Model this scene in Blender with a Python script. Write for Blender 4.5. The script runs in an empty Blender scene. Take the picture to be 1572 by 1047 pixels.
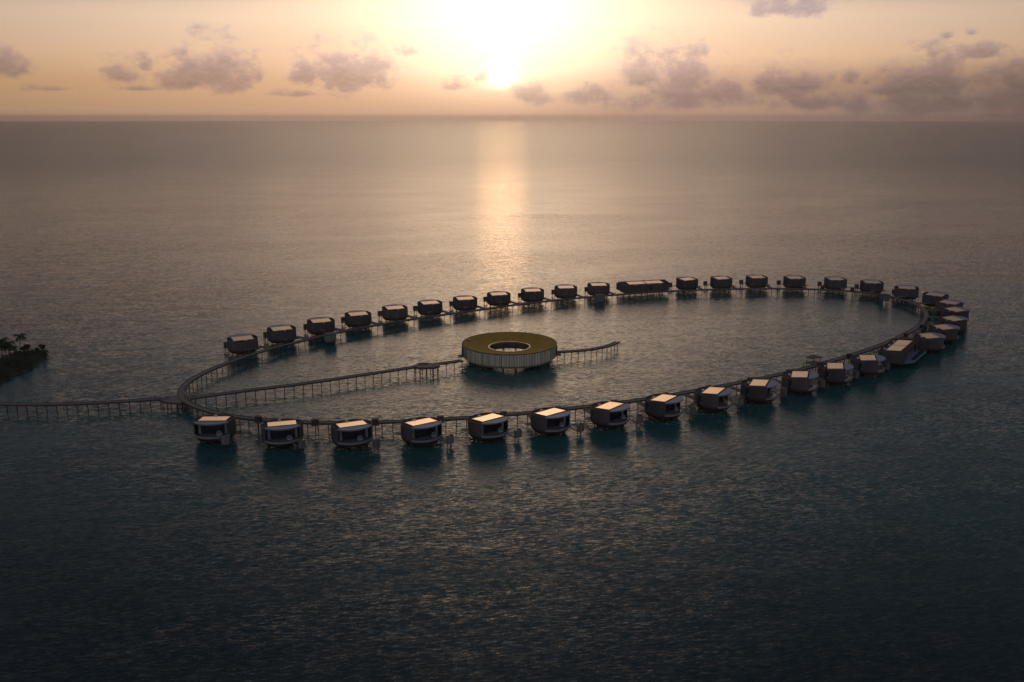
import bpy, bmesh, math, random
from mathutils import Vector, Matrix
random.seed(7)
R = math.radians
sc = bpy.context.scene
col = sc.collection

# ------------------------------------------------------------------ layout
CAM_H, FOC = 115.0, 1400.0
HAZE = 4.5e-5
PITCH = math.atan((523.5 - 179) / FOC)


def at(x, y, z):
    """point of the place seen at a photo pixel, on the level z"""
    a = (x - 786) / FOC
    b = (523.5 - y) / FOC
    dy = math.cos(PITCH) + b * math.sin(PITCH)
    dz = -math.sin(PITCH) + b * math.cos(PITCH)
    t = (z - CAM_H) / dz
    return Vector((a * t, dy * t, z))


def azel(x, y):
    a = (x - 786) / FOC
    b = (523.5 - y) / FOC
    dy = math.cos(PITCH) + b * math.sin(PITCH)
    dz = -math.sin(PITCH) + b * math.cos(PITCH)
    return math.degrees(math.atan2(a, dy)), math.degrees(math.atan2(dz, math.hypot(a, dy)))


SUN_AZ, SUN_EL = azel(770, 122)

# ------------------------------------------------------------------ node helpers


class V:
    """tiny expression wrapper over math nodes"""
    tree = None

    def __init__(s, sock):
        s.s = sock

    @staticmethod
    def m(op, *a, clamp=False):
        n = V.tree.nodes.new('ShaderNodeMath')
        n.operation = op
        n.use_clamp = clamp
        for i, v in enumerate(a):
            if isinstance(v, V):
                V.tree.links.new(v.s, n.inputs[i])
            else:
                n.inputs[i].default_value = v
        return V(n.outputs[0])

    def __add__(s, o): return V.m('ADD', s, o)
    __radd__ = __add__
    def __sub__(s, o): return V.m('SUBTRACT', s, o)
    def __rsub__(s, o): return V.m('SUBTRACT', o, s)
    def __mul__(s, o): return V.m('MULTIPLY', s, o)
    __rmul__ = __mul__
    def __truediv__(s, o): return V.m('DIVIDE', s, o)
    def __neg__(s): return V.m('MULTIPLY', s, -1.0)
    def exp(s): return V.m('EXPONENT', s)
    def pow(s, p): return V.m('POWER', s, p)
    def max(s, o): return V.m('MAXIMUM', s, o)
    def min(s, o): return V.m('MINIMUM', s, o)
    def sqrt(s): return V.m('SQRT', s)

    def step(s, a, b):
        n = V.tree.nodes.new('ShaderNodeMapRange')
        n.interpolation_type = 'SMOOTHSTEP'
        V.tree.links.new(s.s, n.inputs[0])
        n.inputs[1].default_value = a
        n.inputs[2].default_value = b
        n.inputs[3].default_value = 0
        n.inputs[4].default_value = 1
        return V(n.outputs[0])


def vmath(op, a, b=None):
    n = V.tree.nodes.new('ShaderNodeVectorMath')
    n.operation = op
    for i, v in enumerate((a, b)):
        if v is None:
            continue
        if isinstance(v, (tuple, list)):
            n.inputs[i].default_value = v
        elif isinstance(v, V):
            V.tree.links.new(v.s, n.inputs[i])
        else:
            V.tree.links.new(v, n.inputs[i])
    return n.outputs[0]


def scale_col(c, f):
    """colour socket or tuple times a scalar"""
    n = V.tree.nodes.new('ShaderNodeVectorMath')
    n.operation = 'SCALE'
    if isinstance(c, (tuple, list)):
        n.inputs[0].default_value = c[:3]
    else:
        V.tree.links.new(c, n.inputs[0])
    if isinstance(f, V):
        V.tree.links.new(f.s, n.inputs['Scale'])
    else:
        n.inputs['Scale'].default_value = f
    return n.outputs[0]


def mixc(f, a, b):
    n = V.tree.nodes.new('ShaderNodeMix')
    n.data_type = 'RGBA'
    n.clamp_factor = True
    V.tree.links.new(f.s, n.inputs[0])
    for i, c in ((6, a), (7, b)):
        if isinstance(c, (tuple, list)):
            n.inputs[i].default_value = (*c[:3], 1)
        else:
            V.tree.links.new(c, n.inputs[i])
    return n.outputs[2]


def ramp(f, stops):
    n = V.tree.nodes.new('ShaderNodeValToRGB')
    V.tree.links.new(f.s, n.inputs[0])
    el = n.color_ramp.elements
    el[0].position, el[0].color = stops[0][0], (*stops[0][1], 1)
    el[1].position, el[1].color = stops[-1][0], (*stops[-1][1], 1)
    for p, c in stops[1:-1]:
        e = el.new(p)
        e.color = (*c, 1)
    return n.outputs[0]


def noise(vec, scale, detail=2.0, rough=0.5, dist=0.0, color=False):
    n = V.tree.nodes.new('ShaderNodeTexNoise')
    n.inputs['Scale'].default_value = scale
    n.inputs['Detail'].default_value = detail
    n.inputs['Roughness'].default_value = rough
    n.inputs['Distortion'].default_value = dist
    if vec is not None:
        V.tree.links.new(vec, n.inputs['Vector'])
    return n.outputs[1] if color else V(n.outputs[0])


def comb(x, y, z=0.0):
    n = V.tree.nodes.new('ShaderNodeCombineXYZ')
    for i, v in enumerate((x, y, z)):
        if isinstance(v, V):
            V.tree.links.new(v.s, n.inputs[i])
        else:
            n.inputs[i].default_value = v
    return n.outputs[0]


def sep(vec):
    n = V.tree.nodes.new('ShaderNodeSeparateXYZ')
    V.tree.links.new(vec, n.inputs[0])
    return V(n.outputs[0]), V(n.outputs[1]), V(n.outputs[2])


# ------------------------------------------------------------------ world
def make_world():
    w = bpy.data.worlds.new("World")
    sc.world = w
    w.use_nodes = True
    t = w.node_tree
    t.nodes.clear()
    V.tree = t
    out = t.nodes.new('ShaderNodeOutputWorld')
    bg = t.nodes.new('ShaderNodeBackground')
    t.links.new(bg.outputs[0], out.inputs[0])
    tc = t.nodes.new('ShaderNodeTexCoord')
    x, y, z = sep(tc.outputs['Generated'])
    deg = 180 / math.pi
    el = V.m('ARCSINE', z) * deg
    az = V.m('ARCTAN2', x, y) * deg
    sky = t.nodes.new('ShaderNodeTexSky')
    sky.sky_type = 'NISHITA'
    sky.sun_disc = False
    sky.sun_elevation = R(SUN_EL)
    sky.sun_rotation = R(SUN_AZ)
    sky.altitude = 100
    sky.dust_density = 2.5
    nish = vmath('MINIMUM', scale_col(sky.outputs[0], 0.05), (.045, .042, .05))
    # warm evening gradient with height
    e01 = (el / 90.0).max(0.0).pow(0.5)
    f = lambda d: math.sqrt(d / 90.0)
    base = ramp(e01, [
        (0.0, (.55, .31, .235)), (f(.8), (.58, .325, .22)), (f(2.0), (.66, .37, .22)), (f(3.5), (.80, .50, .305)),
        (f(5.5), (.80, .57, .385)), (f(8), (.53, .41, .33)), (f(13), (.40, .33, .30)), (f(20), (.25, .225, .22)),
        (f(30), (.13, .125, .13)), (f(45), (.065, .068, .078)), (1.0, (.04, .048, .064))])
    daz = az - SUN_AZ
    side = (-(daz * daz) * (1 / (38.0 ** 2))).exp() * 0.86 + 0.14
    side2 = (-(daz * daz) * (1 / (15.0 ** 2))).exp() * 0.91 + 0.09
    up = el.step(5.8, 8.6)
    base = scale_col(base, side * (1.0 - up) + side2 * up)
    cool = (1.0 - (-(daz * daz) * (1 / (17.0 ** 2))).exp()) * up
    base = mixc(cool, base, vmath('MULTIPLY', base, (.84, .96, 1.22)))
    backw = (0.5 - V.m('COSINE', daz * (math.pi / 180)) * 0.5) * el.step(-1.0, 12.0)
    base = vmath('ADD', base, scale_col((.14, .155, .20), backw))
    # right hand side: low grey cloud bank
    # glow round the sun, widened upward
    de = el - SUN_EL
    th = ((daz * 0.92) * (daz * 0.92) + de * de * 0.62).sqrt()
    low = el.step(-0.6, 3.2) * 0.86 + 0.14
    g1 = (-(daz * daz * (1 / 6.6 ** 2) + (el - 5.5) * (el - 5.5) * (1 / 5.0 ** 2))).exp() * .70 * low
    g2 = (-(th * (1 / 8.0))).exp() * 0.40 * low
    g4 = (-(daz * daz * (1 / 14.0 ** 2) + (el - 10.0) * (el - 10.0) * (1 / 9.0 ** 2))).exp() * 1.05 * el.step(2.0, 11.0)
    g3 = (-(th * (1 / 0.45))).exp() * 2.4 * el.step(1.3, 2.2)
    # clouds -------------------------------------------------------------
    px = [  # x, y (base line), half width, height, strength
        (12, 108, 34, 34, .9), (186, 118, 34, 40, .95), (222, 104, 18, 30, .6), (285, 124, 48, 48, 1.0),
        (335, 122, 62, 74, .9), (375, 122, 40, 34, .7), (525, 124, 88, 80, .75), (470, 118, 36, 44, .7), (560, 125, 60, 60, .7),
        (700, 132, 32, 26, .7), (742, 118, 22, 40, .4), (820, 150, 44, 44, .8), (985, 122, 62, 70, .75),
        (1050, 128, 66, 66, .85), (900, 150, 80, 40, .5), (1120, 138, 40, 34, .6), (1215, 138, 66, 44, 1.0), (1170, 135, 30, 36, .6),
        (1305, 126, 20, 22, .6), (1330, 128, 14, 16, .5), (1385, 140, 60, 52, .95), (1440, 135, 52, 62, 1.05), (1545, 158, 90, 76, 1.05), (1440, 165, 150, 50, .9), (1250, 160, 120, 34, .7), (1060, 158, 150, 44, .75),
        (1205, 16, 74, 34, 1.0), (1515, 84, 66, 30, .75), (1455, 56, 16, 12, .6), (1490, 52, 14, 11, .6),
        (90, 137, 60, 12, .4), (210, 137, 60, 12, .3), (470, 145, 90, 16, .35), (625, 80, 40, 30, .3)]
    vec = comb(az * 0.33, el * 0.52, 3.1)
    warp = noise(vec, 1.1, 3, .55, color=True)
    n1 = noise(vec, 1.7, 9, .62, 0.25)
    n2 = noise(vec, 6.0, 5, .6)
    lit_vec = vmath('ADD', vec, (0.0, .085, 0.0))
    n1b = noise(lit_vec, 1.7, 9, .62, 0.25)
    best = None
    wsum = None
    for (cx, cy, hw, hh, s) in px:
        a0, e0 = azel(cx, cy)
        ra = hw / FOC * deg
        re = hh / FOC * deg
        dx = (az - a0) * (1 / ra)
        dd = el - e0
        dyn = (dd * (1 / re)).max(dd * (-1 / (re * .32)))
        v = (1.0 - (dx * dx + dyn * dyn).sqrt()).max(-.6) * 1.0
        v = v + (s - 1.0) * 0.55
        best = v if best is None else best.max(v)
    dens = best + (n1 - 0.5) * 2.5 + (n2 - 0.5) * 0.75 + .10
    alpha = dens.step(-0.02, 0.75) * (best.step(-0.55, -0.15)) * 0.85
    # broad cloud bank low on the right
    bank = az.step(1.0, 24.0) * (1.0 - (el + (n1 - .5) * 1.2).step(1.4, 3.6))
    bank2 = az.step(-2.0, 9.0) * (1.0 - (el + (n1 - .5) * 3.0).step(1.4, 3.4)) * .62
    haze_w = vmath('MULTIPLY', base, (.52, .55, .78))
    base = mixc(bank.max(bank2) * 0.9, base, haze_w)
    cl = vmath('MULTIPLY', base, (.53, .535, .82))
    # thicker cloud bodies a little darker, thin rims brighter
    relief = (n1 - n1b) * 1.8
    cl = scale_col(cl, (1.10 - dens.step(.2, 1.2) * .20 + relief).max(.6).min(1.6))
    colr = mixc(alpha, base, cl)
    att = 1.0 - alpha * 0.36
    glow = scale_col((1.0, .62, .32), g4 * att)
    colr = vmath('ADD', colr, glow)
    glow = vmath('ADD', scale_col((1.0, .80, .56), g1 * att), scale_col((1.0, .72, .44), g2 * att))
    glow = vmath('ADD', glow, scale_col((1.0, .88, .62), g3 * (1.0 - alpha * .5)))
    colr = vmath('ADD', colr, glow)
    rim = alpha * (1.0 - alpha) * (g4 + g2) * .9
    colr = vmath('ADD', colr, scale_col((1.0, .78, .5), rim))
    colr = vmath('ADD', colr, nish)
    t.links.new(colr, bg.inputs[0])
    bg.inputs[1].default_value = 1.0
    return w


make_world()

# ------------------------------------------------------------------ materials


def newmat(name):
    m = bpy.data.materials.new(name)
    m.use_nodes = True
    V.tree = m.node_tree
    b = m.node_tree.nodes['Principled BSDF']
    return m, b


def setp(b, **k):
    for n, v in k.items():
        b.inputs[n.replace('_', ' ')].default_value = v


def obj_coord():
    return V.tree.nodes.new('ShaderNodeTexCoord').outputs['Object']


def plain(name, c, rough=.6, metal=0.0, var=.25, nscale=1.2, spec=.4):
    """weathered surface: base colour broken up by two noises"""
    m, b = newmat(name)
    oc = obj_coord()
    n = noise(oc, nscale, 6, .65)
    n2 = noise(oc, nscale * 9, 3, .6)
    k = 1.0 - var + (n * 1.3 + n2 * .7) * var
    V.tree.links.new(scale_col(c, k), b.inputs['Base Color'])
    V.tree.links.new((n2 * .2 + (rough - .1)).s, b.inputs['Roughness'])
    setp(b, Metallic=metal, Specular_IOR_Level=spec)
    return m


def slat_wood(name, c, per_turn=90, lin=None, var=.35, depth=.6):
    """upright timber boards: by angle round the middle, or along X when lin is given"""
    m, b = newmat(name)
    oc = obj_coord()
    x, y, z = sep(oc)
    u = (V.m('ARCTAN2', x, y) * (per_turn / (2 * math.pi))) if lin is None else (x * lin)
    cell = V.m('FLOOR', u)
    fr = V.m('FRACT', u)
    wn = V.tree.nodes.new('ShaderNodeTexWhiteNoise')
    wn.noise_dimensions = '1D'
    V.tree.links.new(cell.s, wn.inputs['W'])
    rnd = V(wn.outputs[0])
    grain = noise(comb(u * 3.0, z * .5, rnd * 9.0), 1.6, 5, .6)
    gap = (V.m('ABSOLUTE', fr - .5)).step(.40, .48)
    oi = V.tree.nodes.new('ShaderNodeObjectInfo')
    k = (1.0 - var + rnd * var * 1.2 + (grain - .5) * .5) * (1.0 - gap * depth) * (V(oi.outputs['Random']) * .45 + .78)
    V.tree.links.new(scale_col(c, k), b.inputs['Base Color'])
    bump = V.tree.nodes.new('ShaderNodeBump')
    bump.inputs['Strength'].default_value = .6
    bump.inputs['Distance'].default_value = .05
    V.tree.links.new((1.0 - gap).s, bump.inputs['Height'])
    V.tree.links.new(bump.outputs[0], b.inputs['Normal'])
    setp(b, Roughness=.75, Specular_IOR_Level=.25)
    return m


def seam_roof(name, c, rough=.3, metal=.75, pitch=1.6, var=.18):
    m, b = newmat(name)
    oc = obj_coord()
    x, y, z = sep(oc)
    u = x * pitch
    fr = V.m('FRACT', u)
    seam = V.m('ABSOLUTE', fr - .5).step(.44, .5)
    n = noise(oc, .7, 6, .6)
    k = (1.0 - var + n * 2 * var) * (1.0 - seam * .3)
    V.tree.links.new(scale_col(c, k), b.inputs['Base Color'])
    V.tree.links.new((n * .2 + (rough - .1)).s, b.inputs['Roughness'])
    bump = V.tree.nodes.new('ShaderNodeBump')
    bump.inputs['Strength'].default_value = .4
    bump.inputs['Distance'].default_value = .04
    V.tree.links.new(seam.s, bump.inputs['Height'])
    V.tree.links.new(bump.outputs[0], b.inputs['Normal'])
    setp(b, Metallic=metal)
    return m


def make_water():
    m, b = newmat('sea_water')
    geo = V.tree.nodes.new('ShaderNodeNewGeometry')
    x, y, z = sep(geo.outputs['Position'])
    ca, sa = math.cos(R(9)), math.sin(R(9))
    u = x * ca + y * sa
    v = y * ca - x * sa
    sx = None
    lx = (x - 56.0) * (1 / 330.0)
    ly = (y - 455.0) * (1 / 250.0)
    rr = (lx * lx + ly * ly).sqrt()
    open_sea = rr.step(1.0, 9.0)      # beyond the reef the sea is rougher
    # wind patches change how rough the sea is
    patch = noise(comb(u * .004, v * .011), 1.0, 5, .6, .6)
    patch2 = noise(comb(u * .03, v * .05), 1.0, 4, .6, .4)
    amp = .45 + patch.step(.25, .75) * .75 + (patch2 - .5) * .25
    amp = amp * (1.0 + open_sea * .35)
    layers = [  # scale along crest, scale across, slope strength, detail
        (.07, .22, .14, 3.0), (.42, 1.8, .58, 3.0), (1.5, 4.8, .38, 2.0)]
    slx = sly = None
    for i, (a, c, s, d) in enumerate(layers):
        ph = 17.3 * i
        nc = noise(comb(u * a + ph, v * c - ph, ph * .3), 1.0, d, .55, .35, color=True)
        cx, cy, cz = sep(nc)
        tx = (cx - .5) * (s * .75)
        ty = (cy - .5) * s
        slx = tx if slx is None else slx + tx
        sly = ty if sly is None else sly + ty
    slx = slx * amp
    sly = sly * amp
    # back to world axes
    wx = slx * ca - sly * sa
    wy = slx * sa + sly * ca
    nrm = vmath('NORMALIZE', comb(-wx, -wy, 1.0))
    V.tree.links.new(nrm, b.inputs['Normal'])
    reef = noise(comb(x * .006, y * .006), 1.0, 5, .6, .8)
    sand = noise(comb(x * .05, y * .05), 1.0, 4, .6, .5)
    flat = 1.0 - (rr + (reef - .5) * .9).step(.55, 1.25)
    deep = mixc(reef.step(.42, .68), (.006, .023, .030), (.010, .040, .045))
    cc = mixc(flat, deep, (.021, .092, .092))
    cc = scale_col(cc, .75 + sand * .5)
    V.tree.links.new(cc, b.inputs['Base Color'])
    V.tree.links.new((open_sea * .09 + .17).s, b.inputs['Roughness'])
    setp(b, IOR=1.333, Specular_IOR_Level=.5)
    return m


M = {}
M['water'] = make_water()
M['slat'] = slat_wood('weathered_slats', (.135, .110, .112), 84)
M['slat_line'] = slat_wood('weathered_slats_straight', (.135, .110, .112), lin=1.8)
M['pale_slat'] = slat_wood('pale_vertical_boards', (.80, .67, .50), 124, var=.3, depth=.75)
M['grey_slat'] = slat_wood('grey_hut_boards', (.26, .235, .22), 40)
M['dark_wood'] = plain('dark_stained_wood', (.065, .045, .042), .65)
M['deck'] = plain('grey_brown_decking', (.19, .142, .125), .7, nscale=.6)
M['beam'] = plain('deck_edge_timber', (.085, .066, .064), .75, nscale=.8)
M['pile'] = plain('wet_timber_pile', (.035, .028, .027), .6)
M['roof'] = plain('dark_brown_roof_membrane', (.045, .030, .030), .8, nscale=.5, spec=.15)
M['panel'] = seam_roof('tan_metal_roofing', (.95, .70, .47), .22, .85)
M['panel_edge'] = plain('tan_metal_flashing', (.75, .55, .38), .35, metal=.7)
M['canopy'] = seam_roof('blue_grey_zinc', (.20, .25, .35), .55, .2, .9)
M['fascia'] = plain('pale_grey_render', (.23, .245, .25), .6, nscale=.6)
M['glass'] = plain('dark_window_glass', (.022, .03, .05), .16, var=.3, spec=.6)
M['frame'] = plain('dark_bronze_frame', (.04, .035, .035), .4, metal=.3)
M['pool'] = plain('plunge_pool_water', (.02, .045, .07), .15, var=.1, spec=.5)
M['white'] = plain('white_painted_metal', (.72, .70, .66), .5, var=.08)
M['cushion'] = plain('off_white_fabric', (.40, .39, .37), .9, var=.1)
M['olive'] = None


def make_grass_roof():
    m, b = newmat('olive_roof_covering')
    oc = obj_coord()
    x, y, z = sep(oc)
    r = (x * x + y * y).sqrt()
    a = V.m('ARCTAN2', x, y)
    seg = V.m('FRACT', a * (16 / (2 * math.pi)))
    line = V.m('ABSOLUTE', seg - .5).step(.482, .497)
    n = noise(oc, .35, 7, .65)
    n2 = noise(oc, 4.0, 4, .7)
    c = mixc(n.step(.35, .7), (.38, .215, .035), (.48, .28, .045))
    c = scale_col(c, (.72 + n2 * .55) * (1.0 - line * .3))
    V.tree.links.new(c, b.inputs['Base Color'])
    setp(b, Roughness=.85, Specular_IOR_Level=.2)
    return m


M['olive'] = make_grass_roof()
M['leaf'] = plain('dark_foliage', (.035, .05, .02), .7, var=.5, nscale=.5)
M['frond'] = plain('palm_frond_green', (.04, .055, .022), .65, var=.4)
M['trunk'] = plain('palm_trunk_bark', (.10, .08, .065), .8)
M['soil'] = plain('island_soil', (.06, .055, .038), .9, var=.4, nscale=.15)
M['skin'] = plain('skin', (.35, .2, .14), .6, var=.05)
M['cloth_dark'] = plain('dark_clothing', (.03, .03, .035), .85, var=.2)
M['hair'] = plain('dark_hair', (.015, .012, .01), .6)

# ------------------------------------------------------------------ mesh helpers


class MB:
    def __init__(s):
        s.b = bmesh.new()

    def box(s, c, size, rz=0.0, mat=None):
        m = Matrix.Translation(Vector(c)) @ Matrix.Rotation(rz, 4, 'Z') @ Matrix.Diagonal((*size, 1))
        bmesh.ops.create_cube(s.b, size=1.0, matrix=m)
        return s

    def cyl(s, p0, p1, r0, r1=None, n=8):
        r1 = r0 if r1 is None else r1
        p0, p1 = Vector(p0), Vector(p1)
        d = p1 - p0
        q = d.to_track_quat('Z', 'Y').to_matrix().to_4x4()
        m = Matrix.Translation((p0 + p1) / 2) @ q
        bmesh.ops.create_cone(s.b, cap_ends=True, segments=n, radius1=r0, radius2=r1, depth=d.length, matrix=m)
        return s

    def rings(s, rows, closed=True, caps=False):
        """rows: list of equal-length vertex loops, skinned one to the next"""
        vs = [[s.b.verts.new(p) for p in row] for row in rows]
        n = len(rows[0])
        for a, c in zip(vs, vs[1:]):
            for i in range(n if closed else n - 1):
                j = (i + 1) % n
                s.b.faces.new((a[i], a[j], c[j], c[i]))
        if caps:
            s.b.faces.new(vs[0][::-1])
            s.b.faces.new(vs[-1])
        return s

    def loft(s, sections):
        """closed cross-sections along a path, capped at both ends"""
        vs = [[s.b.verts.new(p) for p in sec] for sec in sections]
        n = len(sections[0])
        for a, c in zip(vs, vs[1:]):
            for i in range(n):
                j = (i + 1) % n
                s.b.faces.new((a[i], a[j], c[j], c[i]))
        s.b.faces.new(vs[0][::-1])
        s.b.faces.new(vs[-1])
        return s

    def prism(s, poly, z0, z1):
        """poly: xy outline; z0/z1 numbers or functions of (x, y)"""
        f0 = z0 if callable(z0) else (lambda x, y: z0)
        f1 = z1 if callable(z1) else (lambda x, y: z1)
        lo = [s.b.verts.new((x, y, f0(x, y))) for x, y in poly]
        hi = [s.b.verts.new((x, y, f1(x, y))) for x, y in poly]
        n = len(poly)
        for i in range(n):
            j = (i + 1) % n
            s.b.faces.new((lo[i], lo[j], hi[j], hi[i]))
        s.b.faces.new(lo[::-1])
        s.b.faces.new(hi)
        return s

    def quad(s, *p):
        s.b.faces.new([s.b.verts.new(q) for q in p])
        return s

    def build(s, name, mat, parent=None, smooth=False, loc=None):
        bmesh.ops.recalc_face_normals(s.b, faces=s.b.faces[:])
        me = bpy.data.meshes.new(name)
        s.b.to_mesh(me)
        s.b.free()
        me.materials.append(mat)
        if smooth:
            me.shade_smooth()
        o = bpy.data.objects.new(name, me)
        col.objects.link(o)
        if parent is not None:
            o.parent = parent
        if loc is not None:
            o.location = loc
        return o


def tag(o, label=None, cat=None, group=None, kind=None):
    if label:
        o['label'] = label
    if cat:
        o['category'] = cat
    if group:
        o['group'] = group
    if kind:
        o['kind'] = kind
    return o


def empty(name, loc=(0, 0, 0), rz=0.0):
    o = bpy.data.objects.new(name, None)
    col.objects.link(o)
    o.location = loc
    o.rotation_euler = (0, 0, rz)
    o.empty_display_size = .5
    return o


def copy_tree(o, parent=None):
    kids = [c for c in o.children]
    c = o.copy()
    col.objects.link(c)
    c.parent = parent
    for k in kids:
        copy_tree(k, c)
    return c


def ordinal(n):
    return ['first', 'second', 'third', 'fourth', 'fifth', 'sixth', 'seventh', 'eighth', 'ninth', 'tenth',
            'eleventh', 'twelfth', 'thirteenth', 'fourteenth', 'fifteenth'][n]


def arc(r, a0, a1, n, ry=None):
    """points on a circle; angle from +Y towards +X, degrees"""
    return [(r * math.sin(R(a0 + (a1 - a0) * i / n)), (ry or r) * math.cos(R(a0 + (a1 - a0) * i / n))) for i in range(n + 1)]


# ------------------------------------------------------------------ sea and land
b = MB()
N = 128
rad = [0, 150, 400, 900, 2500, 8000, 16000, 26500]
for r0, r1 in zip(rad, rad[1:]):
    pass
rows = [[(r * math.sin(2 * math.pi * i / N), 400 + r * math.cos(2 * math.pi * i / N), 0) for i in range(N)] for r in rad[1:]]
b.rings(rows)
c0 = b.b.verts.new((0, 400, 0))
b.b.verts.ensure_lookup_table()
for i in range(N):
    b.b.faces.new((c0, b.b.verts[i], b.b.verts[(i + 1) % N]))
sea = b.build('sea', M['water'])
tag(sea, kind='structure')
if sea.data.polygons[0].normal.z < 0:
    sea.data.flip_normals()

# ------------------------------------------------------------------ boardwalks
ring_px = [(270, 607), (275, 597), (281, 589), (293, 580.6), (305.5, 573.7), (324, 566), (342, 559.5), (373.4, 547.5), (393, 541), (427, 531), (454, 525), (480, 519), (530.5, 506.5), (569, 500), (598, 495.5), (640, 488), (675.6, 483.5), (729, 476.3), (761, 471.8), (791.6, 467.3), (830, 463), (852.7, 460.4), (891, 456.8), (914, 454.8), (938, 452.7), (969, 450.3), (1030, 446.3), (1075.6, 444.6), (1138, 443), (1191.6, 442.6), (1237, 443.3), (1262, 444), (1300.5, 445.8), (1328, 448), (1354, 451.5), (1377, 457), (1392, 461), (1407, 466), (1416.6, 471.4), (1423.4, 479.5), (1422.7, 487), (1416.6, 496.3), (1407, 504), (1392, 511.6), (1369, 523), (1346, 532), (1323, 540), (1300.5, 546.6), (1283, 552), (1253, 560.5), (1207, 572.7), (1153, 583.4), (1100, 593.5), (1060, 601.4), (1030, 606), (984, 613.6), (961, 616.8), (900, 623.5), (875.6, 627.5), (814.5, 632.8), (784, 636), (715, 641), (679, 643.5), (607, 647.3), (576, 648), (507.6, 649.3), (463, 648.5), (410, 645.5), (364, 641), (326, 634), (303, 626.5), (280, 617)]
DECK = 3.6


def resample(pts, step, closed=False):
    P = list(pts) + ([pts[0]] if closed else [])
    L = [0]
    for a, c in zip(P, P[1:]):
        L.append(L[-1] + (c - a).length)
    n = max(2, round(L[-1] / step))
    out = []
    k = 0
    for i in range(n + (0 if closed else 1)):
        d = L[-1] * i / n
        while k < len(L) - 2 and L[k + 1] < d:
            k += 1
        f = (d - L[k]) / max(1e-6, L[k + 1] - L[k])
        out.append(P[k].lerp(P[k + 1], f))
    return out


def smooth(pts, it, closed=False):
    pts = [p.copy() for p in pts]
    n = len(pts)
    for _ in range(it):
        q = [p.copy() for p in pts]
        for i in range(n):
            if not closed and i in (0, n - 1):
                continue
            q[i] = pts[i] * .5 + (pts[(i - 1) % n] + pts[(i + 1) % n]) * .25
        pts = q
    return pts


def tangents(pts, closed):
    n = len(pts)
    out = []
    for i in range(n):
        a = pts[(i - 1) % n] if (closed or i > 0) else pts[i]
        c = pts[(i + 1) % n] if (closed or i < n - 1) else pts[i]
        out.append((c - a).normalized())
    return out


def strip(pts, off0, off1, z0, z1, closed):
    """box-section ribbon along a path between two sideways offsets"""
    T = tangents(pts, closed)
    secs = []
    for p, t in zip(pts, T):
        nn = Vector((-t.y, t.x, 0))
        a, c = p + nn * off0, p + nn * off1
        secs.append([(a.x, a.y, z0), (c.x, c.y, z0), (c.x, c.y, z1), (a.x, a.y, z1)])
    mb = MB()
    if closed:
        secs.append(secs[0])
        vs = [[mb.b.verts.new(q) for q in s] for s in secs[:-1]]
        n = len(vs)
        for i in range(n):
            A, C = vs[i], vs[(i + 1) % n]
            for k in range(4):
                l = (k + 1) % 4
                mb.b.faces.new((A[k], A[l], C[l], C[k]))
    else:
        mb.loft(secs)
    return mb


def pile_mb(z1=DECK - .55, r=.17):
    mb = MB()
    mb.cyl((0, 0, -4), (0, 0, z1), r, n=8)
    mb.box((0, 0, z1 - .14), (.3, 2.2, .28))
    return mb


def boardwalk(name, pts, label, closed=False, width=2.6, cat='boardwalk', every=4.0, posts=True, skip=None):
    root = empty(name, (0, 0, 0))
    tag(root, label, cat)
    w = width / 2
    strip(pts, -w, w, DECK - .28, DECK, closed).build('deck', M['deck'], root)
    for s in (-1, 1):
        strip(pts, s * w - .14, s * w + .14, DECK - .5, DECK + .14, closed).build('edge_beam', M['beam'], root)
    P = resample(pts, every, closed)
    T = tangents(P, closed)
    items = [(p, t) for p, t in zip(P, T) if skip is None or not skip(p)]
    items.sort(key=lambda q: (q[0] - Vector((0, 0, CAM_H))).length)
    proto = None
    rest = MB() if len(items) > 100 else None
    for i, (p, t) in enumerate(items):
        rz = math.atan2(t.y, t.x)
        if i < 100:
            if proto is None:
                proto = pile_mb().build('pile', M['pile'], root)
                o = proto
            else:
                o = proto.copy()
                col.objects.link(o)
                o.parent = root
            o.location = (p.x, p.y, 0)
            o.rotation_euler = (0, 0, rz)
        else:
            z1 = DECK - .55
            rest.cyl((p.x, p.y, -4), (p.x, p.y, z1), .17, n=6)
            rest.box((p.x, p.y, z1 - .14), (.3, 2.2, .28), rz)
    if rest is not None:
        o = rest.build('piles', M['pile'], root)
        o['kind'] = 'stuff'
    if posts:
        proto = None
        sel = items[::2] if len(items) > 60 else items[::2]
        P2 = [q for i, q in enumerate(zip(P, T)) if i % 2 == 0]
        P2.sort(key=lambda q: (q[0] - Vector((0, 0, CAM_H))).length)
        for p, t in P2[:90]:
            if skip is not None and skip(p):
                continue
            nn = Vector((-t.y, t.x, 0))
            s = 1 if nn.y > 0 else -1
            q = p + nn * (s * (w - .05))
            if proto is None:
                mb = MB()
                mb.cyl((0, 0, -.1), (0, 0, .95), .05, n=6)
                mb.box((0, 0, 1.0), (.14, .14, .12))
                proto = mb.build('light_post', M['frame'], root)
                o = proto
            else:
                o = proto.copy()
                col.objects.link(o)
                o.parent = root
            o.location = (q.x, q.y, DECK + .2)
    return root


ring_raw = [at(x, y, DECK) for x, y in ring_px]
ring = smooth(resample(ring_raw, 4.0, True), 14, True)
ring = resample(ring, 2.0, True)
ring = smooth(ring, 6, True)
cen = sum(ring, Vector()) / len(ring)
junction = at(272, 612, DECK)
near_j = lambda p: (p - junction).length < 5.5
boardwalk('ring_boardwalk', ring, 'long timber boardwalk on stilts curving round the whole lagoon in one closed loop', closed=True, skip=near_j)

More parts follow.
